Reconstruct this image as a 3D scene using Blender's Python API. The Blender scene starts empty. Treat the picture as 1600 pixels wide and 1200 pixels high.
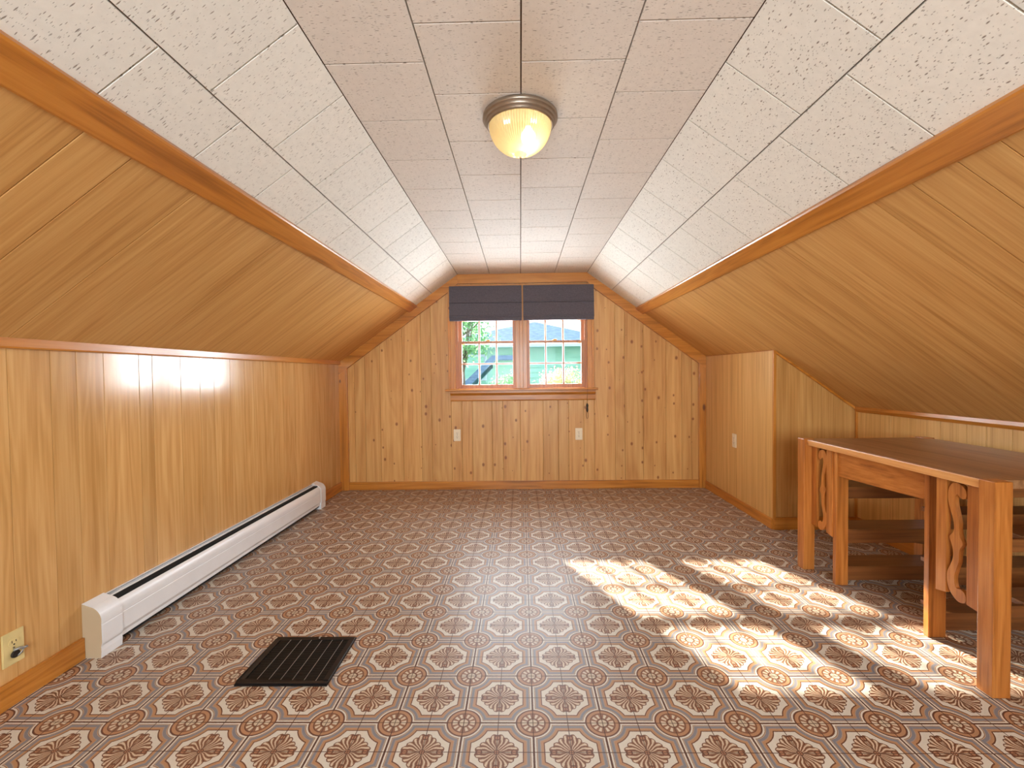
import bpy, bmesh, math, random
from mathutils import Vector, Matrix
random.seed(7)
S = bpy.context.scene
COL = S.collection

# ------------------------------------------------------------------ camera, sky, sun, exposure
cam_data = bpy.data.cameras.new('camera')
cam = bpy.data.objects.new('camera', cam_data)
COL.objects.link(cam)
YAW, PITCH, ROLL = -.0178, -.0229, -.0119
fw = Vector((math.sin(YAW)*math.cos(PITCH), math.cos(YAW)*math.cos(PITCH), math.sin(PITCH)))
rt0 = Vector((math.cos(YAW), -math.sin(YAW), 0)); up0 = rt0.cross(fw)
rt = math.cos(ROLL)*rt0+math.sin(ROLL)*up0
up = -math.sin(ROLL)*rt0+math.cos(ROLL)*up0
M = Matrix((rt, up, -fw)).transposed().to_4x4()
M.translation = Vector((0, 0, 1.15))
cam.matrix_world = M
cam_data.sensor_fit = 'HORIZONTAL'
cam_data.sensor_width = 36
cam_data.lens = 696.3*36/1600
cam_data.shift_x = -1.0/1600
cam_data.shift_y = .3/1600
cam_data.clip_start = .02
cam_data.clip_end = 400
S.camera = cam

world = bpy.data.worlds.new('sky')
S.world = world
world.use_nodes = True
wt = world.node_tree
wt.nodes.clear()
wo = wt.nodes.new('ShaderNodeOutputWorld')
bg = wt.nodes.new('ShaderNodeBackground')
tc = wt.nodes.new('ShaderNodeTexCoord')
sx = wt.nodes.new('ShaderNodeSeparateXYZ')
ramp = wt.nodes.new('ShaderNodeValToRGB')
wt.links.new(tc.outputs['Generated'], sx.inputs[0])
wt.links.new(sx.outputs['Z'], ramp.inputs[0])
ramp.color_ramp.elements[0].position = 0.0
ramp.color_ramp.elements[0].color = (.95, .98, 1, 1)
ramp.color_ramp.elements[1].position = .8
ramp.color_ramp.elements[1].color = (.45, .68, 1, 1)
wt.links.new(ramp.outputs[0], bg.inputs['Color'])
bg.inputs['Strength'].default_value = 2.2
wt.links.new(bg.outputs[0], wo.inputs[0])

SUN_TRAVEL = Vector((.47, -1, -.60)).normalized()
sun_data = bpy.data.lights.new('sun', 'SUN')
sun = bpy.data.objects.new('sun', sun_data)
COL.objects.link(sun)
sun.rotation_euler = SUN_TRAVEL.to_track_quat('-Z', 'Y').to_euler()
sun_data.energy = 28
sun_data.angle = math.radians(1.0)
sun_data.color = (1, .93, .80)

def area(name, loc, direction, sx_, sy_, power, color):
    d = bpy.data.lights.new(name, 'AREA')
    d.shape = 'RECTANGLE'; d.size = sx_; d.size_y = sy_; d.energy = power; d.color = color
    o = bpy.data.objects.new(name, d); COL.objects.link(o)
    o.location = loc
    o.rotation_euler = Vector(direction).to_track_quat('-Z', 'Y').to_euler()
    return o
# added fill light at an invented rear window, then daylight entering by the one ahead
area('fill_rear', (0, -2.72, 1.35), (0, 1, 0), 1.9, 1.25, 190, (.82, .93, 1))
area('daylight_front', (.01, 4.60, 1.37), (0, -1, -.02), 1.15, .62, 74, (.83, .92, 1))

S.view_settings.view_transform = 'Standard'
S.view_settings.look = 'None'
S.view_settings.gamma = 1
S.view_settings.use_curve_mapping = False
S.view_settings.exposure = 0.23

# ------------------------------------------------------------------ node helpers
def lin(c):
    return tuple(((v/255)/12.92 if v/255 <= .04045 else ((v/255+.055)/1.055)**2.4) for v in c[:3])+(1,)

class X:            # a node socket with arithmetic
    nt = None
    def __init__(s, v): s.v = v
    @staticmethod
    def m(op, *a):
        n = X.nt.nodes.new('ShaderNodeMath'); n.operation = op
        for i, q in enumerate(a):
            if isinstance(q, X): X.nt.links.new(q.v, n.inputs[i])
            else: n.inputs[i].default_value = q
        return X(n.outputs[0])
    def __add__(s, o): return X.m('ADD', s, o)
    __radd__ = __add__
    def __sub__(s, o): return X.m('SUBTRACT', s, o)
    def __rsub__(s, o): return X.m('SUBTRACT', o, s)
    def __mul__(s, o): return X.m('MULTIPLY', s, o)
    __rmul__ = __mul__
    def __truediv__(s, o): return X.m('DIVIDE', s, o)
def ab(a): return X.m('ABSOLUTE', a)
def mn(a, b): return X.m('MINIMUM', a, b)
def mx(a, b): return X.m('MAXIMUM', a, b)
def gt(a, b): return X.m('GREATER_THAN', a, b)
def lt(a, b): return X.m('LESS_THAN', a, b)
def sn(a): return X.m('SINE', a)
def rt2(a): return X.m('SQRT', a)
def fr(a): return X.m('FRACT', a)

def new_mat(name):
    m = bpy.data.materials.new(name); m.use_nodes = True
    nt = m.node_tree
    b = nt.nodes['Principled BSDF']
    X.nt = nt
    return m, nt, b
def mix(nt, f, a, b, mode='MIX'):
    n = nt.nodes.new('ShaderNodeMix'); n.data_type = 'RGBA'; n.blend_type = mode
    for i, q in ((0, f), (6, a), (7, b)):
        if isinstance(q, X): nt.links.new(q.v, n.inputs[i])
        elif hasattr(q, 'is_output'): nt.links.new(q, n.inputs[i])
        else: n.inputs[i].default_value = q
    return n.outputs[2]
def noise(nt, vec, scale, detail=4, rough=.5, dist=0, dim='3D'):
    n = nt.nodes.new('ShaderNodeTexNoise'); n.noise_dimensions = dim
    n.inputs['Scale'].default_value = scale; n.inputs['Detail'].default_value = detail
    n.inputs['Roughness'].default_value = rough; n.inputs['Distortion'].default_value = dist
    nt.links.new(vec, n.inputs['Vector'])
    return n.outputs['Fac']
def mapping(nt, vec, scale, loc=(0, 0, 0)):
    n = nt.nodes.new('ShaderNodeMapping')
    n.inputs['Scale'].default_value = scale; n.inputs['Location'].default_value = loc
    nt.links.new(vec, n.inputs['Vector'])
    return n.outputs[0]
def rampf(nt, f, stops):
    n = nt.nodes.new('ShaderNodeValToRGB')
    cr = n.color_ramp
    while len(cr.elements) < len(stops): cr.elements.new(.5)
    for e, (p, c) in zip(cr.elements, stops):
        e.position = p; e.color = c if len(c) == 4 else lin(c)
    nt.links.new(f.v if isinstance(f, X) else f, n.inputs[0])
    return n.outputs[0]
def bump(nt, b, h, strength, dist=.002):
    n = nt.nodes.new('ShaderNodeBump'); n.inputs['Strength'].default_value = strength
    n.inputs['Distance'].default_value = dist
    nt.links.new(h.v if isinstance(h, X) else h, n.inputs['Height'])
    nt.links.new(n.outputs[0], b.inputs['Normal'])
def obj_coords(nt, shift=7.0):
    """object coordinates moved by a random amount per object, so no two boards share their grain"""
    t = nt.nodes.new('ShaderNodeTexCoord'); oi = nt.nodes.new('ShaderNodeObjectInfo')
    v = nt.nodes.new('ShaderNodeVectorMath'); v.operation = 'ADD'
    c = nt.nodes.new('ShaderNodeCombineXYZ')
    r = X(oi.outputs['Random'])
    for i, k in enumerate((shift, shift*1.7, shift*2.3)):
        nt.links.new((r*k).v, c.inputs[i])
    nt.links.new(t.outputs['Object'], v.inputs[0]); nt.links.new(c.outputs[0], v.inputs[1])
    return v.outputs[0], r

def wood(name, stretch, dark, mid, light, rough=.3, vary=.1, knots=None, fine=1.0, coat=0, spec=.5, wave=.5, shift=7.0, bmp=.15):
    """stretch: texture scale per axis; small along the grain, large across it"""
    m, nt, b = new_mat(name)
    co, rnd = obj_coords(nt, shift)
    v = mapping(nt, co, stretch)
    n1 = noise(nt, v, 1.0, 6, .62, .6)                       # broad grain
    v2 = mapping(nt, co, tuple(s*3.6*fine if s > 4 else s*1.4 for s in stretch))
    n2 = noise(nt, v2, 1.0, 3, .7, 0)                        # fine pores
    v3 = mapping(nt, co, tuple(s*.32 if s > 4 else s*.55 for s in stretch))
    big = X(noise(nt, v3, 1.0, 2, .5, .4))
    rings = sn(big*58.0)*.5+.5                               # cathedral figure
    f = X(n1)*.62+X(n2)*.38
    f = f+(rings-.5)*(.16*wave)+(big-.5)*.25
    col = rampf(nt, f, [(.30, dark), (.47, mid), (.68, light)])
    hv = nt.nodes.new('ShaderNodeHueSaturation')
    nt.links.new(col, hv.inputs['Color'])
    nt.links.new((rnd*(2*vary)+(1-vary)).v, hv.inputs['Value'])
    col = hv.outputs[0]
    if knots:
        kscale, kth, kcol = knots
        vo = nt.nodes.new('ShaderNodeTexVoronoi'); vo.inputs['Scale'].default_value = 1; vo.voronoi_dimensions = '2D'
        ks = nt.nodes.new('ShaderNodeSeparateXYZ'); nt.links.new(co, ks.inputs[0])
        kc = nt.nodes.new('ShaderNodeCombineXYZ')
        nt.links.new(((X(ks.outputs[0])+X(ks.outputs[1]))*kscale[0]).v, kc.inputs[0]); nt.links.new((X(ks.outputs[2])*kscale[2]).v, kc.inputs[1])
        dv = kc.outputs[0]
        nt.links.new(dv, vo.inputs['Vector'])
        sep = nt.nodes.new('ShaderNodeSeparateColor'); nt.links.new(vo.outputs['Color'], sep.inputs[0])
        size = mx(X(sep.outputs[0])-.35, 0.0)*(kth*1.45)
        k = X(vo.outputs['Distance'])/(size+.001)
        core = rampf(nt, k*.5, [(.22, (1, 1, 1, 1)), (.5, (0, 0, 0, 1))])
        col = mix(nt, X(core)*.85, col, lin(kcol))
    nt.links.new(col, b.inputs['Base Color'])
    b.inputs['Roughness'].default_value = rough
    b.inputs['Specular IOR Level'].default_value = spec
    b.inputs['Coat Weight'].default_value = coat
    b.inputs['Coat Roughness'].default_value = .12
    bump(nt, b, f, bmp, .001)
    return m

def plain(name, rgb, rough=.5, metal=0, spec=.5, spotty=0, scale=60):
    m, nt, b = new_mat(name)
    t = nt.nodes.new('ShaderNodeTexCoord')
    n = noise(nt, t.outputs['Object'], scale, 3)
    c = lin(rgb)
    lo = tuple(x*(1-spotty) for x in c[:3])+(1,)
    hi = tuple(min(1, x*(1+spotty)) for x in c[:3])+(1,)
    nt.links.new(rampf(nt, n, [(.35, lo), (.65, hi)]), b.inputs['Base Color'])
    b.inputs['Roughness'].default_value = rough; b.inputs['Metallic'].default_value = metal
    b.inputs['Specular IOR Level'].default_value = spec
    return m

# ------------------------------------------------------------------ materials
PANEL = dict(dark=(190, 140, 80), mid=(208, 158, 96), light=(222, 176, 116))
m_panel_x = wood('left_panelling', (1.2, 26, 1.1), **PANEL, rough=.19, vary=.05, coat=.35, spec=.55, wave=.8, shift=3, bmp=.03)
m_panel_slope = wood('slope_panelling', (1.1, 34, 1.1), dark=(176, 122, 62), mid=(202, 150, 86), light=(216, 168, 104), rough=.40, vary=.04, spec=.35, wave=.45, shift=3)
m_panel_r = wood('right_panelling', (1.2, 44, .9), dark=(188, 138, 76), mid=(214, 166, 100), light=(230, 186, 122), rough=.34, vary=.03, spec=.4, wave=.4, shift=3)
m_panel_f = wood('alcove_panelling', (44, 1.2, .9), dark=(160, 110, 52), mid=(192, 140, 78), light=(212, 164, 100), rough=.36, vary=.03, spec=.4, wave=.4, shift=3)
m_pine = wood('knotty_pine', (16, 1.2, .9), dark=(184, 124, 62), mid=(206, 150, 84), light=(222, 172, 106), rough=.42, vary=.07, knots=((8.5, 0, 6.2), .16, (130, 66, 22)), wave=.5, shift=5)
TR = dict(dark=(150, 88, 24), mid=(192, 120, 42), light=(212, 142, 60))
m_trim_y = wood('trim_wood_along_room', (22, 1.1, 22), **TR, rough=.3, vary=.05, coat=.15)
m_trim_x = wood('trim_wood_across_room', (1.1, 22, 22), **TR, rough=.33, vary=.05, coat=.1)
m_trim_z = wood('trim_wood_upright', (22, 22, 1.1), **TR, rough=.33, vary=.05, knots=((6, 0, 2.6), .12, (90, 36, 10)), coat=.1)
m_sash_z = wood('sash_wood_upright', (40, 40, 1.5), dark=(144, 82, 36), mid=(178, 108, 54), light=(198, 128, 72), rough=.35, vary=.03)
m_sash_x = wood('sash_wood_level', (1.5, 40, 40), dark=(144, 82, 36), mid=(178, 108, 54), light=(198, 128, 72), rough=.35, vary=.03)
TB = dict(dark=(124, 68, 24), mid=(172, 102, 42), light=(198, 128, 62))
m_tab_z = wood('table_oak_upright', (30, 30, 1.6), **TB, rough=.3, vary=.05, coat=.1)
m_tab_y = wood('table_oak_along', (30, 1.6, 30), **TB, rough=.3, vary=.05, coat=.1)
m_tab_top = wood('table_top_oak', (26, 1.3, 20), dark=(108, 72, 44), mid=(140, 99, 65), light=(162, 120, 84), rough=.34, vary=.02, coat=.1)
m_shelf_shade = wood('shelf_oak_shaded', (1.6, 26, 30), dark=(78, 42, 20), mid=(112, 66, 32), light=(134, 84, 44), rough=.34, vary=.04)  # table oak darkened: shade under the tabletop put into the colour
m_tab_edge = wood('table_edge_oak', (26, 1.3, 20), dark=(176, 110, 54), mid=(208, 144, 80), light=(226, 168, 104), rough=.34, vary=.02)
m_back = plain('backing_board', (96, 60, 30), .8)
m_dark = plain('dark_void', (14, 12, 12), .8)
m_black = plain('black_iron', (24, 22, 23), .38, .3, .5, .15)
m_blackslat = plain('black_louver', (9, 9, 9), .5, .2)
m_rod = plain('bare_steel_rod', (158, 154, 150), .4, .5)
m_white = plain('white_enamel', (236, 236, 238), .32, 0, .5, .02, 8)
m_white_shade = plain('shaded_white_enamel', (186, 164, 134), .4, 0, .5, .03, 8)  # white enamel darkened to paint shade on the heater's near end
m_ivory = plain('ivory_plastic', (232, 214, 184), .35)
m_ivoryL = plain('aged_ivory_plastic', (222, 200, 140), .4, 0, .5, .05, 20)
m_slot = plain('slot_dark', (40, 30, 24), .6)
m_nickel = plain('brushed_pewter', (150, 134, 118), .34, .75, .5, .06, 40)
m_brass = plain('brass', (170, 120, 50), .3, .9)
m_cord = plain('cord_fibre', (96, 72, 46), .8)
m_cleat = plain('dark_cord_pull', (40, 30, 22), .5)
m_dirtywhite = plain('painted_sill', (220, 216, 208), .5)

def ceil_mat(name, base, pits):
    m, nt, b = new_mat(name)
    co, rnd = obj_coords(nt, 9)
    n = noise(nt, co, 40, 5, .6)
    # fissures: short pits, each Voronoi cell squeezed along one axis
    def fiss(scale, th):
        vo = nt.nodes.new('ShaderNodeTexVoronoi'); vo.inputs['Scale'].default_value = 1
        wob = nt.nodes.new('ShaderNodeTexNoise'); wob.inputs['Scale'].default_value = 28
        nt.links.new(co, wob.inputs['Vector'])
        add = nt.nodes.new('ShaderNodeVectorMath'); add.operation = 'MULTIPLY_ADD'
        nt.links.new(wob.outputs['Color'], add.inputs[0]); add.inputs[1].default_value = (.006, .006, .006)
        nt.links.new(co, add.inputs[2])
        nt.links.new(mapping(nt, add.outputs[0], scale), vo.inputs['Vector'])
        sep = nt.nodes.new('ShaderNodeSeparateColor'); nt.links.new(vo.outputs['Color'], sep.inputs[0])
        r = X(sep.outputs[0])
        return rampf(nt, X(vo.outputs['Distance'])/(r*th+.0001), [(.55, (1, 1, 1, 1)), (1, (0, 0, 0, 1))])
    f1 = fiss(pits[0], .32); f2 = fiss(pits[1], .33)
    fm = mx(X(f1), X(f2)*.75)
    c = lin(base)
    col = rampf(nt, n, [(.3, tuple(q*.93 for q in c[:3])+(1,)), (.7, c)])
    col = mix(nt, fm*.74, col, lin((104, 74, 48)))
    hv = nt.nodes.new('ShaderNodeHueSaturation'); nt.links.new(col, hv.inputs['Color'])
    nt.links.new((rnd*.05+.97).v, hv.inputs['Value'])
    nt.links.new(hv.outputs[0], b.inputs['Base Color'])
    b.inputs['Roughness'].default_value = .7
    b.inputs['Specular IOR Level'].default_value = .3
    bump(nt, b, X(n)*.3-fm, .5, .002)
    return m
m_tile_flat = ceil_mat('ceiling_tile_flat', (235, 226, 217), ((42, 190, 60), (85, 310, 90)))
m_tile_left = ceil_mat('ceiling_tile_left', (240, 235, 226), ((34, 170, 34), (70, 290, 70)))
m_tile_right = ceil_mat('ceiling_tile_right', (240, 235, 226), ((120, 50, 120), (210, 95, 210)))

def floor_mat():
    P = .2283; FX, FY = -.086, 1.3287
    m, nt, b = new_mat('patterned_floor_tile')
    g = nt.nodes.new('ShaderNodeNewGeometry')
    sp = nt.nodes.new('ShaderNodeSeparateXYZ'); nt.links.new(g.outputs['Position'], sp.inputs[0])
    x = fr((X(sp.outputs['X'])-(FX-50.5*P))/P)-.5      # flower at 0, medallion at +-.5
    y = fr((X(sp.outputs['Y'])-(FY-50.5*P))/P)-.5
    nz = X(noise(nt, g.outputs['Position'], 130, 3, .6))
    nzb = X(noise(nt, g.outputs['Position'], 420, 2, .6))
    ax, ay = ab(x), ab(y)
    e = .5-mx(ax, ay)
    cx_, cy_ = .5-ax, .5-ay
    rm = rt2(cx_*cx_+cy_*cy_)
    md = rm-.235
    F = mn(e, md)+(nz-.5)*.008
    cream = (226, 214, 196); ochre = (190, 134, 82); brown = (118, 66, 36); gray = (140, 136, 142); tan = (198, 160, 122)
    # bands from the seams inwards
    n = nt.nodes.new('ShaderNodeValToRGB'); cr = n.color_ramp; cr.interpolation = 'CONSTANT'
    stops = [(0, (112, 62, 42)), (.012, cream), (.036, brown), (.042, tan), (.052, gray), (.088, (176, 150, 132)), (.098, ochre), (.134, brown), (.150, cream)]
    while len(cr.elements) < len(stops): cr.elements.new(.5)
    for el, (p, c) in zip(cr.elements, stops): el.position = p*2; el.color = lin(c)
    nt.links.new((F*2.0).v, n.inputs[0])
    col = n.outputs[0]
    # flower
    r = rt2(x*x+y*y)
    th = X.m('ARCTAN2', ay, ax)
    R = .262+X.m('COSINE', th*4.0)*.022+ab(sn(th*8.0))*.026-.006+(nz-.5)*.02
    inside = lt(r, R)
    swirl = th*20.0+sn(th*4.0)*sn(r*30.0)*1.6+(nz-.5)*2.4+1.57
    petal = sn(swirl)
    lines = gt(petal, X.m('MULTIPLY', r, 1.3)*-1.0+.66)
    fcol = mix(nt, lines, lin((160, 110, 72)), lin((222, 196, 164)))
    lines2 = lt(petal, -.72)
    fcol = mix(nt, lines2, fcol, lin((116, 62, 34)))
    fcol = mix(nt, gt(r, R-.014), fcol, lin((122, 70, 40)))
    fcol = mix(nt, lt(r, .03), fcol, lin((196, 130, 84)))
    fcol = mix(nt, lt(ab(r-.034), .006), fcol, lin((104, 56, 30)))
    # four loop buds on the axes
    def bud(dx, dy):
        bx_, by_ = (ax-dx), (ay-dy)
        return rt2(bx_*bx_+by_*by_)
    bd = mn(bud(.235, 0), bud(0, .235))
    fcol = mix(nt, lt(bd, .04), fcol, lin((182, 120, 76)))
    fcol = mix(nt, lt(ab(bd-.036), .008), fcol, lin((116, 62, 34)))
    inside = mx(inside, lt(bd, .044))
    col = mix(nt, inside, col, fcol)
    # medallion
    tm = X.m('ARCTAN2', cy_, cx_)
    mcol = mix(nt, lt(ab(rm-.175), .007), lin((188, 130, 80)), lin(brown))
    spokes = gt(sn(tm*12.0+.0), -.1)
    ring = lt(ab(rm-.125), .034)
    mcol = mix(nt, lt(rm, .17), mcol, lin((150, 94, 56)))
    mcol = mix(nt, X.m('MULTIPLY', ring, spokes), mcol, lin((222, 200, 170)))
    mcol = mix(nt, lt(rm, .066), mcol, lin((212, 188, 156)))
    mcol = mix(nt, lt(ab(rm-.072), .009), mcol, lin(brown))
    mcol = mix(nt, gt(rm, .226), mcol, lin(brown))
    col = mix(nt, lt(rm, .235), col, mcol)
    # printed joint lines
    joint = mx(mx(lt(ax, .0065), lt(ay, .0065)), lt(e, .006))
    col = mix(nt, joint*.9, col, lin((92, 52, 32)))
    spk = gt(nzb, .66)
    col = mix(nt, spk*.35, col, lin((110, 84, 66)))
    hv = nt.nodes.new('ShaderNodeHueSaturation'); nt.links.new(col, hv.inputs['Color'])
    hv.inputs['Value'].default_value = .80
    hv.inputs['Saturation'].default_value = .86
    nt.links.new(hv.outputs[0], b.inputs['Base Color'])
    b.inputs['Roughness'].default_value = .42
    b.inputs['Specular IOR Level'].default_value = .30
    bump(nt, b, nz*.4+joint*-.6+lt(F, .036)*.2, .25, .001)
    return m
m_floor = floor_mat()

def glass_mat():
    m, nt, b = new_mat('window_glass')
    nt.nodes.remove(b)
    o = nt.nodes['Material Output']
    t = nt.nodes.new('ShaderNodeBsdfTransparent'); t.inputs[0].default_value = (.96, .98, .98, 1)
    g = nt.nodes.new('ShaderNodeBsdfGlossy'); g.inputs['Roughness'].default_value = .02
    f = nt.nodes.new('ShaderNodeFresnel'); f.inputs[0].default_value = 1.35
    mxs = nt.nodes.new('ShaderNodeMixShader')
    nt.links.new((X(f.outputs[0])*.12).v, mxs.inputs[0]); nt.links.new(t.outputs[0], mxs.inputs[1]); nt.links.new(g.outputs[0], mxs.inputs[2])
    nt.links.new(mxs.outputs[0], o.inputs[0])
    return m
m_glass = glass_mat()

def shade_glass():
    m, nt, b = new_mat('ribbed_lamp_glass')
    nt.nodes.remove(b)
    o = nt.nodes['Material Output']
    t = nt.nodes.new('ShaderNodeBsdfTransparent'); t.inputs[0].default_value = (1, .93, .72, 1)
    tl = nt.nodes.new('ShaderNodeBsdfTranslucent'); tl.inputs[0].default_value = (1, .86, .55, 1)
    g = nt.nodes.new('ShaderNodeBsdfGlossy'); g.inputs['Roughness'].default_value = .12
    a = nt.nodes.new('ShaderNodeMixShader'); a.inputs[0].default_value = .72
    c = nt.nodes.new('ShaderNodeMixShader'); c.inputs[0].default_value = .1
    nt.links.new(t.outputs[0], a.inputs[1]); nt.links.new(tl.outputs[0], a.inputs[2])
    nt.links.new(a.outputs[0], c.inputs[1]); nt.links.new(g.outputs[0], c.inputs[2])
    nt.links.new(c.outputs[0], o.inputs[0])
    return m
m_shade = shade_glass()
m_bulb, nt_, b_ = new_mat('lit_bulb')
b_.inputs['Emission Color'].default_value = (1, .86, .58, 1)
b_.inputs['Emission Strength'].default_value = 7

def fabric():
    m, nt, b = new_mat('charcoal_blind_cloth')
    t = nt.nodes.new('ShaderNodeTexCoord')
    w = noise(nt, mapping(nt, t.outputs['Object'], (500, 500, 60)), 1, 2)
    w2 = noise(nt, mapping(nt, t.outputs['Object'], (60, 60, 500)), 1, 2)
    f = X(w)*.5+X(w2)*.5
    nt.links.new(rampf(nt, f, [(.3, (70, 64, 70)), (.7, (102, 94, 102))]), b.inputs['Base Color'])
    b.inputs['Roughness'].default_value = .85
    bump(nt, b, f, .3, .001)
    return m
m_blind = fabric()

# ------------------------------------------------------------------ object helpers
ORG = {}
def link(name, me, mat, parent=None, loc=None, **props):
    """a mesh written in world coordinates, linked under its parent"""
    o = bpy.data.objects.new(name, me); COL.objects.link(o)
    org = Vector(loc) if loc else (ORG[parent.name] if parent else Vector((0, 0, 0)))
    me.transform(Matrix.Translation(-org))
    if parent:
        o.parent = parent; o.location = org-ORG[parent.name]
    else:
        o.location = org
    ORG[o.name] = org
    if mat and not me.materials: me.materials.append(mat)
    for k, v in props.items(): o[k] = v
    return o
def empty(name, loc, **props):
    o = bpy.data.objects.new(name, None); COL.objects.link(o); o.location = loc
    o.empty_display_size = .1
    ORG[o.name] = Vector(loc)
    for k, v in props.items(): o[k] = v
    return o
def mesh_of(bm, name='m', smooth=False):
    bmesh.ops.recalc_face_normals(bm, faces=bm.faces)
    me = bpy.data.meshes.new(name); bm.to_mesh(me); bm.free()
    if smooth:
        for p in me.polygons: p.use_smooth = True
    return me
def add_box(bm, x0, x1, y0, y1, z0, z1, bev=0):
    vs = [bm.verts.new((x, y, z)) for x in (x0, x1) for y in (y0, y1) for z in (z0, z1)]
    fs = [(0, 1, 3, 2), (4, 6, 7, 5), (0, 4, 5, 1), (2, 3, 7, 6), (0, 2, 6, 4), (1, 5, 7, 3)]
    faces = [bm.faces.new([vs[i] for i in f]) for f in fs]
    if bev:
        es = list({e for f in faces for e in f.edges})
        bmesh.ops.bevel(bm, geom=es, offset=bev, segments=2, affect='EDGES', profile=.6)
def box(name, mat, parent, x0, x1, y0, y1, z0, z1, bev=0, **props):
    bm = bmesh.new(); add_box(bm, x0, x1, y0, y1, z0, z1, bev)
    return link(name, mesh_of(bm), mat, parent, **props)
def add_prism(bm, pts, frame, lo, hi):
    """pts 2D polygon; frame = (origin, u, v, n): extruded along n from lo to hi"""
    O, u, v, n = [Vector(q) for q in frame]
    a = [bm.verts.new(O+u*p[0]+v*p[1]+n*lo) for p in pts]
    b = [bm.verts.new(O+u*p[0]+v*p[1]+n*hi) for p in pts]
    bm.faces.new(a[::-1]); bm.faces.new(b)
    k = len(pts)
    for i in range(k): bm.faces.new((a[i], a[(i+1) % k], b[(i+1) % k], b[i]))
def prism(name, mat, parent, pts, frame, lo, hi, bev=0, smooth=False, **props):
    bm = bmesh.new(); add_prism(bm, pts, frame, lo, hi)
    if bev: bmesh.ops.bevel(bm, geom=list(bm.edges), offset=bev, segments=2, affect='EDGES')
    return link(name, mesh_of(bm, smooth=smooth), mat, parent, **props)
def clip(poly, a, b, c):
    """keep a*x+b*y <= c"""
    out = []
    for i in range(len(poly)):
        p, q = poly[i], poly[(i+1) % len(poly)]
        dp, dq = a*p[0]+b*p[1]-c, a*q[0]+b*q[1]-c
        if dp <= 0: out.append(p)
        if (dp < 0 < dq) or (dq < 0 < dp):
            t = dp/(dp-dq); out.append((p[0]+(q[0]-p[0])*t, p[1]+(q[1]-p[1])*t))
    return out
def inset(poly, d):
    n = len(poly)
    A = sum(poly[i][0]*poly[(i+1) % n][1]-poly[(i+1) % n][0]*poly[i][1] for i in range(n))
    s = 1 if A > 0 else -1
    res = []
    for i in range(n):
        p0, p1, p2 = Vector(poly[i-1]), Vector(poly[i]), Vector(poly[(i+1) % n])
        e1, e2 = (p1-p0).normalized(), (p2-p1).normalized()
        n1, n2 = Vector((-e1.y, e1.x))*s, Vector((-e2.y, e2.x))*s
        bis = n1+n2
        k = d/max(.25, (bis.length_squared/2))
        res.append(tuple(p1+bis*k))
    return res
def slab(name, mat, parent, poly, frame, t=.006, gap=.0006, ch=.0012, **props):
    """a board or tile lying on a plane: edges eased, a hair of space to its neighbours"""
    O, u, v, n = [Vector(q) for q in frame]
    poly = inset(poly, gap); top = inset(poly, ch)
    bm = bmesh.new()
    L = lambda ps, h: [bm.verts.new(O+u*p[0]+v*p[1]+n*h) for p in ps]
    a, b, c = L(poly, 0), L(poly, t-ch*.8), L(top, t)
    bm.faces.new(a[::-1]); bm.faces.new(c)
    k = len(poly)
    for r0, r1 in ((a, b), (b, c)):
        for i in range(k): bm.faces.new((r0[i], r0[(i+1) % k], r1[(i+1) % k], r1[i]))
    return link(name, mesh_of(bm), mat, parent, **props)
def add_tube(bm, pts, r, seg=8, cap=True, closed=False):
    pts = [Vector(p) for p in pts]; rings = []
    n = len(pts)
    for i, p in enumerate(pts):
        d = (pts[min(i+1, n-1)]-pts[max(i-1, 0)]).normalized()
        a = d.cross(Vector((0, 0, 1)) if abs(d.z) < .9 else Vector((1, 0, 0))).normalized(); b2 = d.cross(a)
        rr = r[i] if isinstance(r, (list, tuple)) else r
        rings.append([bm.verts.new(p+(a*math.cos(2*math.pi*k/seg)+b2*math.sin(2*math.pi*k/seg))*rr) for k in range(seg)])
    for i in range(n-1):
        for k in range(seg): bm.faces.new((rings[i][k], rings[i][(k+1) % seg], rings[i+1][(k+1) % seg], rings[i+1][k]))
    if cap: bm.faces.new(rings[0][::-1]); bm.faces.new(rings[-1])
def tube(name, mat, parent, pts, r, seg=8, **props):
    bm = bmesh.new(); add_tube(bm, pts, r, seg)
    return link(name, mesh_of(bm, smooth=True), mat, parent, **props)
def lathe(name, mat, parent, cx, cy, prof, seg=64, smooth=True, rib=0, nrib=0, **props):
    bm = bmesh.new(); rings = []
    for r, z in prof:
        ring = []
        for k in range(seg):
            a = 2*math.pi*k/seg
            rr = r*(1+(rib if k % 2 else 0)) if rib else r
            ring.append(bm.verts.new((cx+rr*math.cos(a), cy+rr*math.sin(a), z)))
        rings.append(ring)
    for i in range(len(rings)-1):
        for k in range(seg): bm.faces.new((rings[i][k], rings[i][(k+1) % seg], rings[i+1][(k+1) % seg], rings[i+1][k]))
    if prof[0][0] > 0: pass
    if prof[-1][0] < .02: bm.faces.new(rings[-1])
    return link(name, mesh_of(bm, smooth=smooth), mat, parent, **props)

# ------------------------------------------------------------------ room numbers
D = 4.442                      # back wall
YR = -2.55                     # wall behind the camera
XL, XR, XK = -1.815, 1.825, 2.417
YC = 3.245                     # closet face
HC, CL, CR = 2.14, -.613, .667 # flat ceiling height and its two edges
TL = .714; TRs = .724          # roof slopes
def zl(x): return HC-(CL-x)*TL
def zr(x): return HC-(x-CR)*TRs
OUT = .14

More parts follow.
